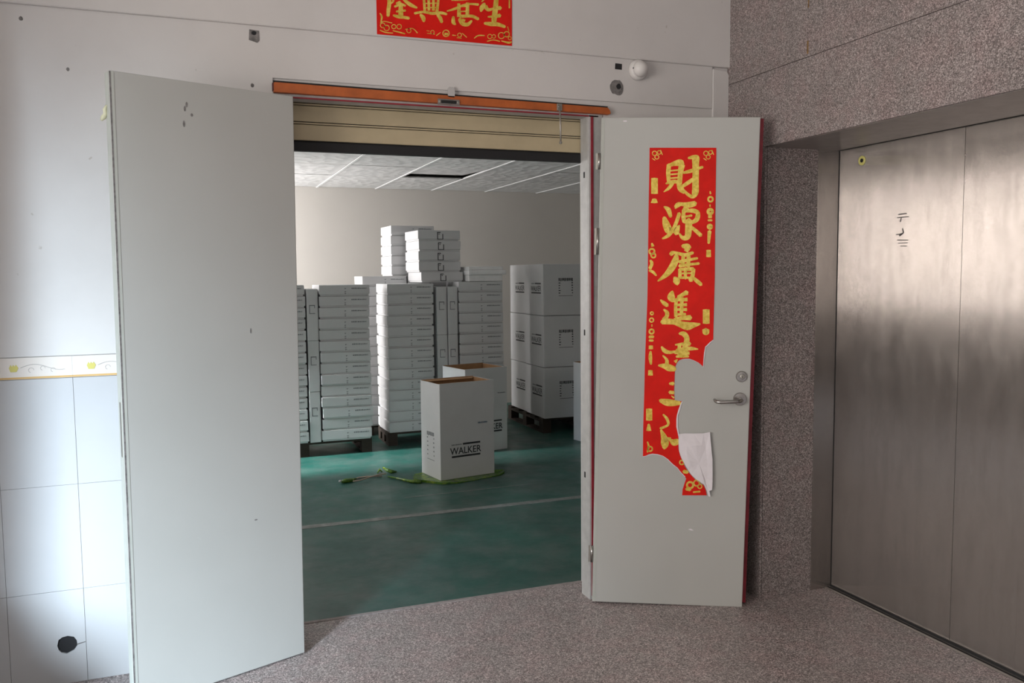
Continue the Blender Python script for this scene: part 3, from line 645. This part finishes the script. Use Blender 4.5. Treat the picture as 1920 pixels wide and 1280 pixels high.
# ------------------------------------------------------------------ goods lift
lf = struct(empty('door_3', (XD, YR, 0)), 'stained stainless steel goods lift door at the right', 'door')
def lbox(n_, a, b, mt, **k): return G().box(a, b).done(n_, mt, lf, **k)
edges = [0, -.722, -1.030, -1.66, -2.24]
for i in range(4):
    lbox('door_panel', (.0012*(i % 2), edges[i+1]+.0006, .012), (.028, edges[i]-.0006, ZR), M['steel'])
lbox('door_gap', (.022, -2.24, .0), (.030, 0, ZR), M['black'])
lbox('jamb_plate', (-.131, -.0015, 0), (-.006, .006, ZR), M['steel'])
lbox('jamb_gap', (-.006, -.002, 0), (.001, .006, ZR), M['black'])
lbox('soffit_plate', (-.4255, -2.24, ZR-.002), (0, .0, ZR+.010), M['steel_dark'])
lbox('soffit_gap', (-.010, -2.24, ZR-.0035), (0, 0, ZR-.002), M['black'])
lbox('jamb_plate', (-.44, -2.245, 0), (0, -2.24, ZR), M['steel'])
lbox('sill_track', (-.042, -2.24, -.0), (-.004, -.0, .004), M['steel_dark'])
lbox('sill_groove', (-.026, -2.24, .0035), (-.016, -.0, .0046), M['black'])
lbox('sill_gap', (-.004, -2.24, .0), (.02, -.0, .012), M['black'])
kr = empty('key_ring', (-.001, -.151, 2.119), parent=lf)
g = G(); n0 = 28
g.lathe([(.0225, 0), (.0225, .003), (.019, .005), (.012, .004), (.009, .002)], (0, 0, 0), (-1, 0, 0), (0, 0, 1), n0); g.done('brass_ring', M['yellow_ring'], kr, smooth=False)
G().lathe([(.009, .0025), (.009, .0046)], (0, 0, 0), (-1, 0, 0), (0, 0, 1), 20).done('keyhole', M['black'], kr)
# smudged marks on the first panel (local y, z)
def on_lift(px, py):
    d = pixel_ray(px, py); q = CAM+d*((XD-.0008-CAM.x)/d.x); return (q.y-YR, q.z)
sm = [[(1684, 402, 2), (1700, 400, 2.5)], [(1682, 408, 2), (1704, 406, 2)], [(1690, 408, 2), (1688, 416, 2)], [(1692, 428, 2), (1694, 436, 3), (1686, 442, 4)], [(1680, 440, 2), (1690, 438, 2)], [(1682, 450, 2), (1703, 450, 1.6)], [(1684, 456, 1.6), (1702, 455, 1.6)], [(1688, 461, 1.6), (1700, 461, 1.6)]]
V = []; Fc = []
for st in sm:
    for (a, b_) in zip(st[:-1], st[1:]):
        dx, dy = b_[0]-a[0], b_[1]-a[1]; l = math.hypot(dx, dy); nx, ny = -dy/l, dx/l; k0 = len(V)
        for (p, s) in ((a, 1), (b_, 1), (b_, -1), (a, -1)):
            q = on_lift(p[0]+nx*s*p[2]*.4, p[1]+ny*s*p[2]*.4); V.append((-.0006, q[0], q[1]))
        Fc.append((k0, k0+1, k0+2, k0+3))
mobj('smudged_marks', V, Fc, M['graphite'], lf)
G().lathe([(.004, 0), (.004, .003), (.002, .004)], (0, -.724, 2.07), (-1, 0, 0), (0, 0, 1), 12).done('rivet', M['chrome'], lf)

# ------------------------------------------------------------------ store room
SX0, SX1, SY1, SZ = -.68, 5.4, 6.2, 2.6
fl2 = struct(G().box((SX0, .24, -.12), (SX1, SY1+.2, 0)).done('floor_store', M['green']), 'worn green coated floor of the store room', 'floor')
g = G(); g.prism([(SX0, 1.738), (2.0, 1.735), (SX1, 1.70), (SX1, 1.765), (2.0, 1.80), (SX0, 1.81)], .0002, .0014, 'xy'); g.done('floor_line', M['floor_paint'], fl2)
g = G(); g.prism([(1.40, 2.225), (2.4, 2.25), (2.4, 2.262), (1.40, 2.24)], .0002, .0012, 'xy'); g.done('floor_line', M['floor_paint'], fl2)
struct(G().box((SX0, SY1, 0), (SX1, SY1+.2, SZ+.3)).done('wall_store_back', M['store_wall']), 'plain off-white back wall of the store room', 'wall')
struct(G().box((SX1, .24, 0), (SX1+.2, SY1+.2, SZ+.3)).done('wall_store_right', M['store_wall']), 'right wall of the store room', 'wall')
g = G(); wy0, wy1, wz0, wz1 = 3.35, 6.1, .3, 2.4
g.box((SX0-.2, .24, 0), (SX0, 1.05, SZ+.3)); g.box((SX0-.2, 1.05, 0), (SX0, 2.35, .85)); g.box((SX0-.2, 1.05, 2.15), (SX0, 2.35, SZ+.3)); g.box((SX0-.2, 2.35, 0), (SX0, wy0, SZ+.3)); g.box((SX0-.2, wy1, 0), (SX0, SY1+.2, SZ+.3)); g.box((SX0-.2, wy0, 0), (SX0, wy1, wz0)); g.box((SX0-.2, wy0, wz1), (SX0, wy1, SZ+.3))
struct(g.done('wall_store_left', M['store_wall']), 'left wall of the store room with its window', 'wall')
g = G(); g.box((SX0, .24, 0), (OX0, .30, SZ+.3)); g.box((OX1+.06, .24, 0), (SX1, .30, SZ+.3)); g.box((OX0, .24, OZ), (OX1+.06, .30, SZ+.3))
struct(g.done('wall_store_front', M['store_wall']), 'inner face of the doorway wall', 'wall')
w2 = struct(empty('window_2'), 'store room window outside the view', 'window')
for y in (wy0+.02, (wy0+wy1)/2, wy1-.02): G().box((SX0-.14, y-.02, wz0), (SX0-.10, y+.02, wz1)).done('mullion', M['glass_frame'], w2)
cl = struct(empty('ceiling_store'), 'suspended ceiling of embossed white tiles in the store room', 'ceiling')
G().box((SX0, .24, SZ+.16), (SX1, SY1, SZ+.3)).done('ceiling_slab', M['store_wall'], cl)
cxs = [1.40+.672*k for k in range(-5, 7)]; cys = [3.34+.83*k for k in range(-4, 5)]
cxs = [max(SX0, min(SX1, x)) for x in cxs]; cys = [max(.30, min(SY1, y)) for y in cys]
for i in range(len(cxs)-1):
    for j in range(len(cys)-1):
        x0, x1, y0, y1 = cxs[i]+.010, cxs[i+1]-.010, cys[j]+.007, cys[j+1]-.007
        if x1-x0 < .05 or y1-y0 < .05: continue
        dz = .002+random.uniform(0, .004)
        t = G().box((x0, y0, 0), (x1, y1, .012)).done('ceiling_tile', M['ceil_tile'], cl)
        t.location = (0, 0, SZ+dz)
        if abs(cxs[i]-(1.40+.672)) < .01 and abs(cys[j]-(3.34+.83)) < .01:
            # the tile that has slipped at its far edge
            me = t.data
            for v_ in me.vertices:
                if v_.co.y > (y0+y1)/2: v_.co.z += .035; v_.co.y -= .02
for x in cxs[1:-1]:
    G().box((x-.011, .30, SZ-.004), (x+.011, SY1, SZ+.002)).done('ceiling_tee', M['tee'], cl)

# ------------------------------------------------------------------ pallets
def pallet(loc, w_, d, h, label, rz=0):
    o = empty('pallet', loc, rz); tag(o, label, 'pallet')
    for k in range(5):
        y = d*k/4*(1-.10/d); G().box((0, y, h-.018), (w_, y+.10, h)).done('deck_board', M['wood'], o)
    for k in range(3):
        x = (w_-.09)*k/2
        G().box((x, 0, h-.040), (x+.09, d, h-.018)).done('stringer', M['wood'], o)
        for y in (0, d/2-.05, d-.10): G().box((x, y, .016), (x+.09, y+.10, h-.040)).done('block', M['wood'], o)
        G().box((x, 0, 0), (x+.09, d, .016)).done('skid', M['wood'], o)
    return o
ZA = .127
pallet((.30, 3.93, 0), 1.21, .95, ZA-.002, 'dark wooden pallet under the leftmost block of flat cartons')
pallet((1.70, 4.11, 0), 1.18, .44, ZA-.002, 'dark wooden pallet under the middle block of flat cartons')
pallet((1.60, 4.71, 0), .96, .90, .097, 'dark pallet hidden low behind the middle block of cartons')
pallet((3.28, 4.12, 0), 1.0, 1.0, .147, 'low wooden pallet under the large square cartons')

# ------------------------------------------------------------------ flat cartons
CW, CDp, CHt = .446, .42, .0985
def dash_text(w_, h, n, rnd_):
    g = G(); x = 0
    while x < w_:
        l = w_/n*rnd_.uniform(.5, .9); hh = h*rnd_.uniform(.7, 1)
        g.box((x, -.0006, 0), (min(x+l, w_), 0, hh)); x += l+w_/n*.25
    return g
RN = random.Random(5)
def carton_proto(kind):
    """flat tray carton with a lid; origin at the front left bottom corner"""
    CW, CDp = (.446, .42) if kind == 'text' else (.42, .446)
    b = G().box((.009, .009, 0), (CW-.009, CDp-.009, .02)).done('flat_carton', M['carton'])
    G().box((0, 0, .0155), (CW, CDp, CHt-.001)).done('lid', M['carton'], b, bevel=.0022, seg=2)
    if kind == 'text':
        g = dash_text(.135, .011, 9, RN); p = g.done('printed_line', M['ink_grey'], b); p.location = (.285, -.0001, .062)
        g = G()
        for zz in (.022, .038, .066): g.box((0, -.0006, zz), (.016, 0, zz+.004)).box((.004, -.0006, zz-.007), (.008, 0, zz))
        p = g.done('printed_mark', M['ink_grey'], b); p.location = (.222, -.0001, 0)
    else:
        g = G(); zc = .012
        g.box((0, -.0006, zc), (.060, 0, zc+.006)).box((0, -.0006, zc), (.008, 0, .082)).box((0, -.0006, .074), (.034, 0, .082)).box((.052, -.0006, zc), (.060, 0, .064)).box((.012, -.0006, .060), (.026, 0, .066))
        p = g.done('printed_mark', M['ink'], b); p.location = (.190, -.0001, 0)
    return b
def upright_proto():
    b = G().box((.004, .004, .003), (.096, CDp-.004, .449)).done('flat_carton', M['carton'])
    G().box((0, 0, 0), (.090, CDp, .452)).done('lid', M['carton'], b, bevel=.0022, seg=2)
    g = G(); g.box((0, -.0006, 0), (.050, 0, .006)).box((0, -.0006, 0), (.006, 0, .078)).box((0, -.0006, .070), (.050, 0, .078)).box((.044, -.0006, .05), (.050, 0, .078))
    p = g.done('printed_mark', M['ink_grey'], b); p.location = (.020, -.0001, .235)
    return b
protos = {'text': carton_proto('text'), 'mark': carton_proto('mark'), 'up': upright_proto()}
used = set()
def put(kind, loc, rz, label, group):
    src = protos[kind]
    if kind not in used: r = src; used.add(kind)
    else:
        r = src.copy(); COL.objects.link(r)
        for ch in list(src.children):
            c = ch.copy(); COL.objects.link(c); c.parent = r
    r.location = loc; r.rotation_euler = (0, 0, rz)
    tag(r, label, 'carton', group); return r
ORD = ['topmost', 'second', 'third', 'fourth', 'fifth', 'sixth', 'seventh', 'eighth', 'ninth', 'tenth', 'eleventh', 'twelfth', 'thirteenth', 'fourteenth', 'fifteenth']
def column(kind, x, y, z0, n, pitch, where, group, rz=0, jit=.004, off={}):
    for k in range(n):
        i = n-1-k
        lab = ('topmost flat white carton of ' if i == 0 else ORD[i]+' flat white carton from the top of ')+where
        dx = RN.uniform(-jit, jit)+off.get(i, 0)
        put(kind, (x+dx, y+RN.uniform(-jit, jit), z0+k*pitch), rz+RN.uniform(-.008, .008), lab, group)
def uprights(x, y, z0, n, where, group):
    for k in range(n):
        i = n-1-k; nm = ['top', 'middle', 'bottom'][i] if n == 3 else ORD[i]
        put('up', (x+RN.uniform(-.002, .002), y+RN.uniform(-.004, .004), z0+k*.4535), 0, nm+' carton stood on edge in '+where, group)
GA, GB, GC = 'flat cartons of the left block', 'flat cartons of the middle block', 'flat cartons of the block behind'
YA = 3.91
column('text', .500, YA, ZA, 14, .0998, 'the stack beside the left door leaf', GA)
uprights(.962, YA, ZA, 3, 'the left block', GA)
column('text', 1.064, YA, ZA, 14, .0995, 'the right stack of the left block', GA, off={11: .014, 12: .004, 0: .006, 1: .002})
YBk = 4.09
column('text', 1.712, YBk, ZA, 14, .0995, 'the left stack of the middle block', GB, rz=.03)
uprights(2.192, YBk, ZA, 3, 'the left row between the middle stacks', GB)
uprights(2.298, YBk, ZA, 3, 'the right row between the middle stacks', GB)
column('text', 2.408, YBk, ZA, 14, .1005, 'the right stack of the middle block', GB)
YC = 4.69
column('text', 1.600, YC, .10, 15, .0995, 'the rear stack between the front blocks', GC)
column('text', 2.062, YC, .10, 15, .0995, 'the rear stack behind the middle block', GC, jit=.002)
q = at_y(786, 520, 4.2)
column('mark', q.x, 4.2, 1.529, 5, .0990, 'the pile on top of the middle block', 'cartons piled on top', rz=.04, off={4: .022})
q = at_y(734, 500, YC+.02)
column('text', q.x, YC+.02, .10+15*.0995, 5, .1005, 'the pale pile behind the topmost pile', 'cartons piled on top', rz=.03)
# foam tray on the right stack
ft = empty('foam_tray', (2.515, YBk+.02, ZA+14*.1005)); tag(ft, 'pale foam packing tray on the right stack of the middle block', 'packing foam')
G().box((0, 0, 0), (.345, .36, .062)).done('tray_body', M['foam'], ft, bevel=.006)
G().box((-.008, -.02, .0625), (.378, .38, .108)).done('tray_rim', M['foam'], ft, bevel=.008)
G().box((-.0, .0, .1085), (.35, .36, .142)).done('tray_cap', M['foam'], ft, bevel=.006)

# ------------------------------------------------------------------ large cartons
def text_mesh(body, size, parent, mat, loc, rx=PI/2, rz=0, sx=1, name='printed_word', bold=0):
    cu = bpy.data.curves.new('t', 'FONT'); cu.body = body; cu.size = size; cu.offset = bold; cu.align_x = 'CENTER'
    o = bpy.data.objects.new('t', cu); COL.objects.link(o)
    dg = bpy.context.evaluated_depsgraph_get(); me = bpy.data.meshes.new_from_object(o.evaluated_get(dg))
    bpy.data.objects.remove(o); me.materials.clear(); me.materials.append(mat)
    r = bpy.data.objects.new(name, me); link(r, parent); r.location = loc; r.rotation_euler = (rx, 0, rz); r.scale = (sx, 1, 1); return r
def walker_logo(parent, cx, cz, s, face='front', y=-.0012):
    """bars and word, on a face at local y; face 'left' turns them onto x = 0"""
    e = empty('printed_logo', parent=parent)
    if face == 'left': e.rotation_euler = (0, 0, -PI/2)
    g = G(); g.box((cx-.125*s, y, cz-.048*s), (cx+.125*s, y+.001, cz-.034*s)); g.done('logo_bar', M['ink'], e)
    g = G(); g.box((cx-.028*s, y, cz+.046*s), (cx+.125*s, y+.001, cz+.060*s)); g.done('logo_bar', M['ink'], e)
    text_mesh('WALKER', .074*s, e, M['ink'], (cx-.004*s, y-.0002, cz-.022*s), sx=.92, bold=.001)
    g = G(); rr = random.Random(2); x = cx-.125*s
    while x < cx-.042*s:
        l = rr.uniform(.004, .009)*s; g.box((x, y, cz+.047*s), (x+l, y+.001, cz+.056*s)); x += l+.003*s
    g.done('small_print', M['ink_grey'], e)
    return e
def mark_square(parent, cx, cz, w_, h, face='front', y=-.0012, mat='ink_grey'):
    e = empty('printed_symbols', parent=parent)
    if face == 'left': e.rotation_euler = (0, 0, -PI/2)
    g = G(); rr = random.Random(9); x = -w_/2
    while x < w_/2:
        l = rr.uniform(.007, .014); g.box((cx+x, y, cz+h/2-.002-rr.uniform(0, .008)), (cx+min(x+l, w_/2), y+.001, cz+h/2+.024)); x += l+.006
    for k in range(5):
        z = cz+h/2-.03-k*(h-.03)/5
        g.box((cx-w_/2, y, z), (cx-w_/2+rr.uniform(.012, .024), y+.001, z+.009)); g.box((cx+w_/2-rr.uniform(.008, .016), y, z), (cx+w_/2, y+.001, z+.012))
    g.box((cx-w_/2, y, cz-h/2), (cx+w_/2, y+.001, cz-h/2+.004))
    g.done('symbol_print', M[mat], e); return e
def open_carton(name, loc, rz, L, D, H, label, cat='carton', flaps=True):
    """open-topped carton; local x along the front face, y along depth (origin at the near corner)"""
    o = empty(name, loc, rz); tag(o, label, cat)
    t = .005
    G().box((0, 0, 0), (L, t, H)).done('front_wall', M['carton'], o, bevel=.002)
    G().box((0, D-t, 0), (L, D, H)).done('back_wall', M['carton'], o)
    G().box((0, t, 0), (t, D-t, H-.004)).done('side_wall', M['carton'], o, bevel=.001)
    G().box((L-t, t, 0), (L, D-t, H-.004)).done('side_wall', M['carton'], o)
    G().box((t, t, .002), (L-t, D-t, .008)).done('bottom', M['kraft'], o)
    g = G(); g.box((t, t, .01), (L-t, t+.002, H-.004)); g.box((t, D-t-.002, .01), (L-t, D-t, H-.001)); g.box((t, t, .01), (t+.002, D-t, H-.006)); g.box((L-t-.002, t, .01), (L-t, D-t, H-.006))
    g.done('brown_lining', M['kraft'], o)
    return o
FZ = .004
# the tall white carton in the middle of the floor
az = math.atan2(2.693-2.604, 2.252-1.780)
wk = open_carton('tall_carton', (1.780, 2.604, FZ), az, .482, .342, .757, 'tall open white carton printed WALKER standing on green film')
walker_logo(wk, .225, .215, 1.02)
mark_square(wk, -.172, .235, .125, .20, 'left', mat='ink_grey')
g = dash_text(.085, .014, 7, random.Random(3)); p = g.done('blue_print', M['ink_blue'], wk); p.location = (.335, -.0002, .418)
# folded flaps showing brown inside rim
f2 = G(); f2.quad((.006, .336, .752), (.476, .336, .752), (.455, .30, .742), (.03, .30, .742)); f2.done('top_flap', M['kraft'], wk)
# the second open carton behind it
az2 = math.atan2(3.558-3.472, 2.688-2.263)
b2 = open_carton('tall_carton', (2.263, 3.472, .002), az2, .434, .43, .760, 'open tall white carton partly hidden behind the WALKER carton')
walker_logo(b2, .25, .22, 1.0); g = dash_text(.08, .010, 7, random.Random(8)); p = g.done('printed_line', M['ink_grey'], b2); p.location = (.335, -.0002, .520)
# carton cut by the right jamb
az3 = math.atan2(-3.478+3.70, .0)
b3 = open_carton('tall_carton', (3.495, 3.375, .002), .21, .482, .335, .757, 'tall white carton half hidden by the right door jamb')
mark_square(b3, -.16, .27, .12, .20, 'left')
# big square cartons on the low pallet
def big(loc, label):
    o = empty('large_carton', loc); tag(o, label, 'carton', 'large cartons stacked at the right of the store room')
    G().box((0, 0, 0), (.485, .478, .512)).done('box_body', M['carton'], o, bevel=.004)
    G().box((-.0008, .236, .0), (.0, .242, .512)).done('box_seam', M['ink_grey'], o) if False else None
    mark_square(o, .245, .27, .155, .155, 'front', mat='ink')
    walker_logo(o, -.185, .265, 1.0, 'left')
    return o
for k, nm in enumerate(('bottom', 'middle', 'top')):
    z = .150+.5175*k
    big((3.288+random.uniform(-.004, .004), 4.104, z), nm+' large white carton in the front column by the right jamb')
    big((3.300+random.uniform(-.004, .004), 4.594, z), nm+' large white carton in the shaded column behind the front one')

# ------------------------------------------------------------------ green film and cords on the floor
fm = empty('green_film', (1.85, 2.65, 0)); tag(fm, 'crumpled green plastic film under the WALKER carton', 'plastic film')
outl = [(1.645, 2.905), (1.60, 2.78), (1.585, 2.68), (1.66, 2.60), (1.76, 2.50), (1.86, 2.485), (2.0, 2.515), (2.13, 2.56), (2.265, 2.60), (2.325, 2.66), (2.345, 2.72), (2.285, 2.735), (2.25, 2.78), (2.15, 3.0), (1.95, 3.02)]
V = [((x-1.85), (y-2.65), .0015) for x, y in outl]; kk = len(V); rnd = random.Random(6)
inner = [((x-1.93)*.86+1.93, (y-2.74)*.86+2.74) for x, y in outl]
V += [((x-1.85), (y-2.65), .0035) for x, y in inner]
Vb = [(a*1.0, b_, .0006) for a, b_, c in V[:kk]]
V2 = []
for i in range(kk):
    a, b_, c = V[i]; V2.append((a, b_, .010+.012*rnd.random() if i in (2, 3, 4, 5, 8, 9, 10, 11) else .004))
V = Vb+V2+V[kk:]; Fc = []
for r in range(2):
    for i in range(kk): Fc.append((r*kk+i, r*kk+(i+1) % kk, (r+1)*kk+(i+1) % kk, (r+1)*kk+i))
Fc.append(tuple(range(2*kk, 3*kk)))
V = [(x_, y_, min(z_, .0036) if 0 else z_) for x_, y_, z_ in V]
mobj('film_sheet', V, Fc, M['film'], fm)
tl = [(at_z(790, 903, .012)-Vector((1.85, 2.65, 0))), (at_z(770, 902, .014)-Vector((1.85, 2.65, 0))), (at_z(752, 898, .012)-Vector((1.85, 2.65, 0))), (at_z(728, 893, .010)-Vector((1.85, 2.65, 0)))]
G().tube(tl, [.016, .013, .010, .006], 8).done('twisted_end', M['film'], fm, smooth=True)
def scrap(pix, rad, label):
    P = [at_z(x, y, z) for x, y, z in pix]; o = empty('film_scrap', (P[0].x, P[0].y, 0)); tag(o, label, 'plastic film')
    G().tube([p-Vector((P[0].x, P[0].y, 0)) for p in P], rad, 9).done('knotted_film', M['film'], o, smooth=True); return o, P
o, P = scrap([(640, 903, .012), (648, 901, .016), (658, 900, .014), (668, 897, .008)], [.010, .018, .016, .006], 'knotted green film end at the left tip of the tan cords')
G().lathe([(.004, 0), (.013, .006), (.010, .014), (.003, .018)], (-.008, -.006, .014), (-.5, -.3, .8), (0, 1, 0), 10).done('white_knot', M['paper'], o, smooth=True)
o, P = scrap([(718, 876, .034), (726, 881, .026), (734, 884, .018), (743, 884, .010)], [.006, .014, .017, .008], 'crumpled green film knot behind the tan cords')
scrap([(708, 886, .008), (712, 880, .020), (716, 884, .010)], [.005, .012, .006], 'pale wrinkled film scrap between cord end and green knot')
for k, (px, lab) in enumerate(([[(660, 900), (672, 895), (690, 893), (716, 892)], 'nearer tan cord lying between the green film ends'], [[(662, 902), (676, 900), (694, 894), (712, 889), (724, 888)], 'farther tan cord curving between the green film ends'])):
    P = [at_z(x, y, .007+.012*k) for x, y in px]
    o = G().tube([p-Vector((P[0].x, P[0].y, 0)) for p in P], .0055, 7).done('cord', M['cord'], smooth=True); o.location = (P[0].x, P[0].y, 0); tag(o, lab, 'cord')
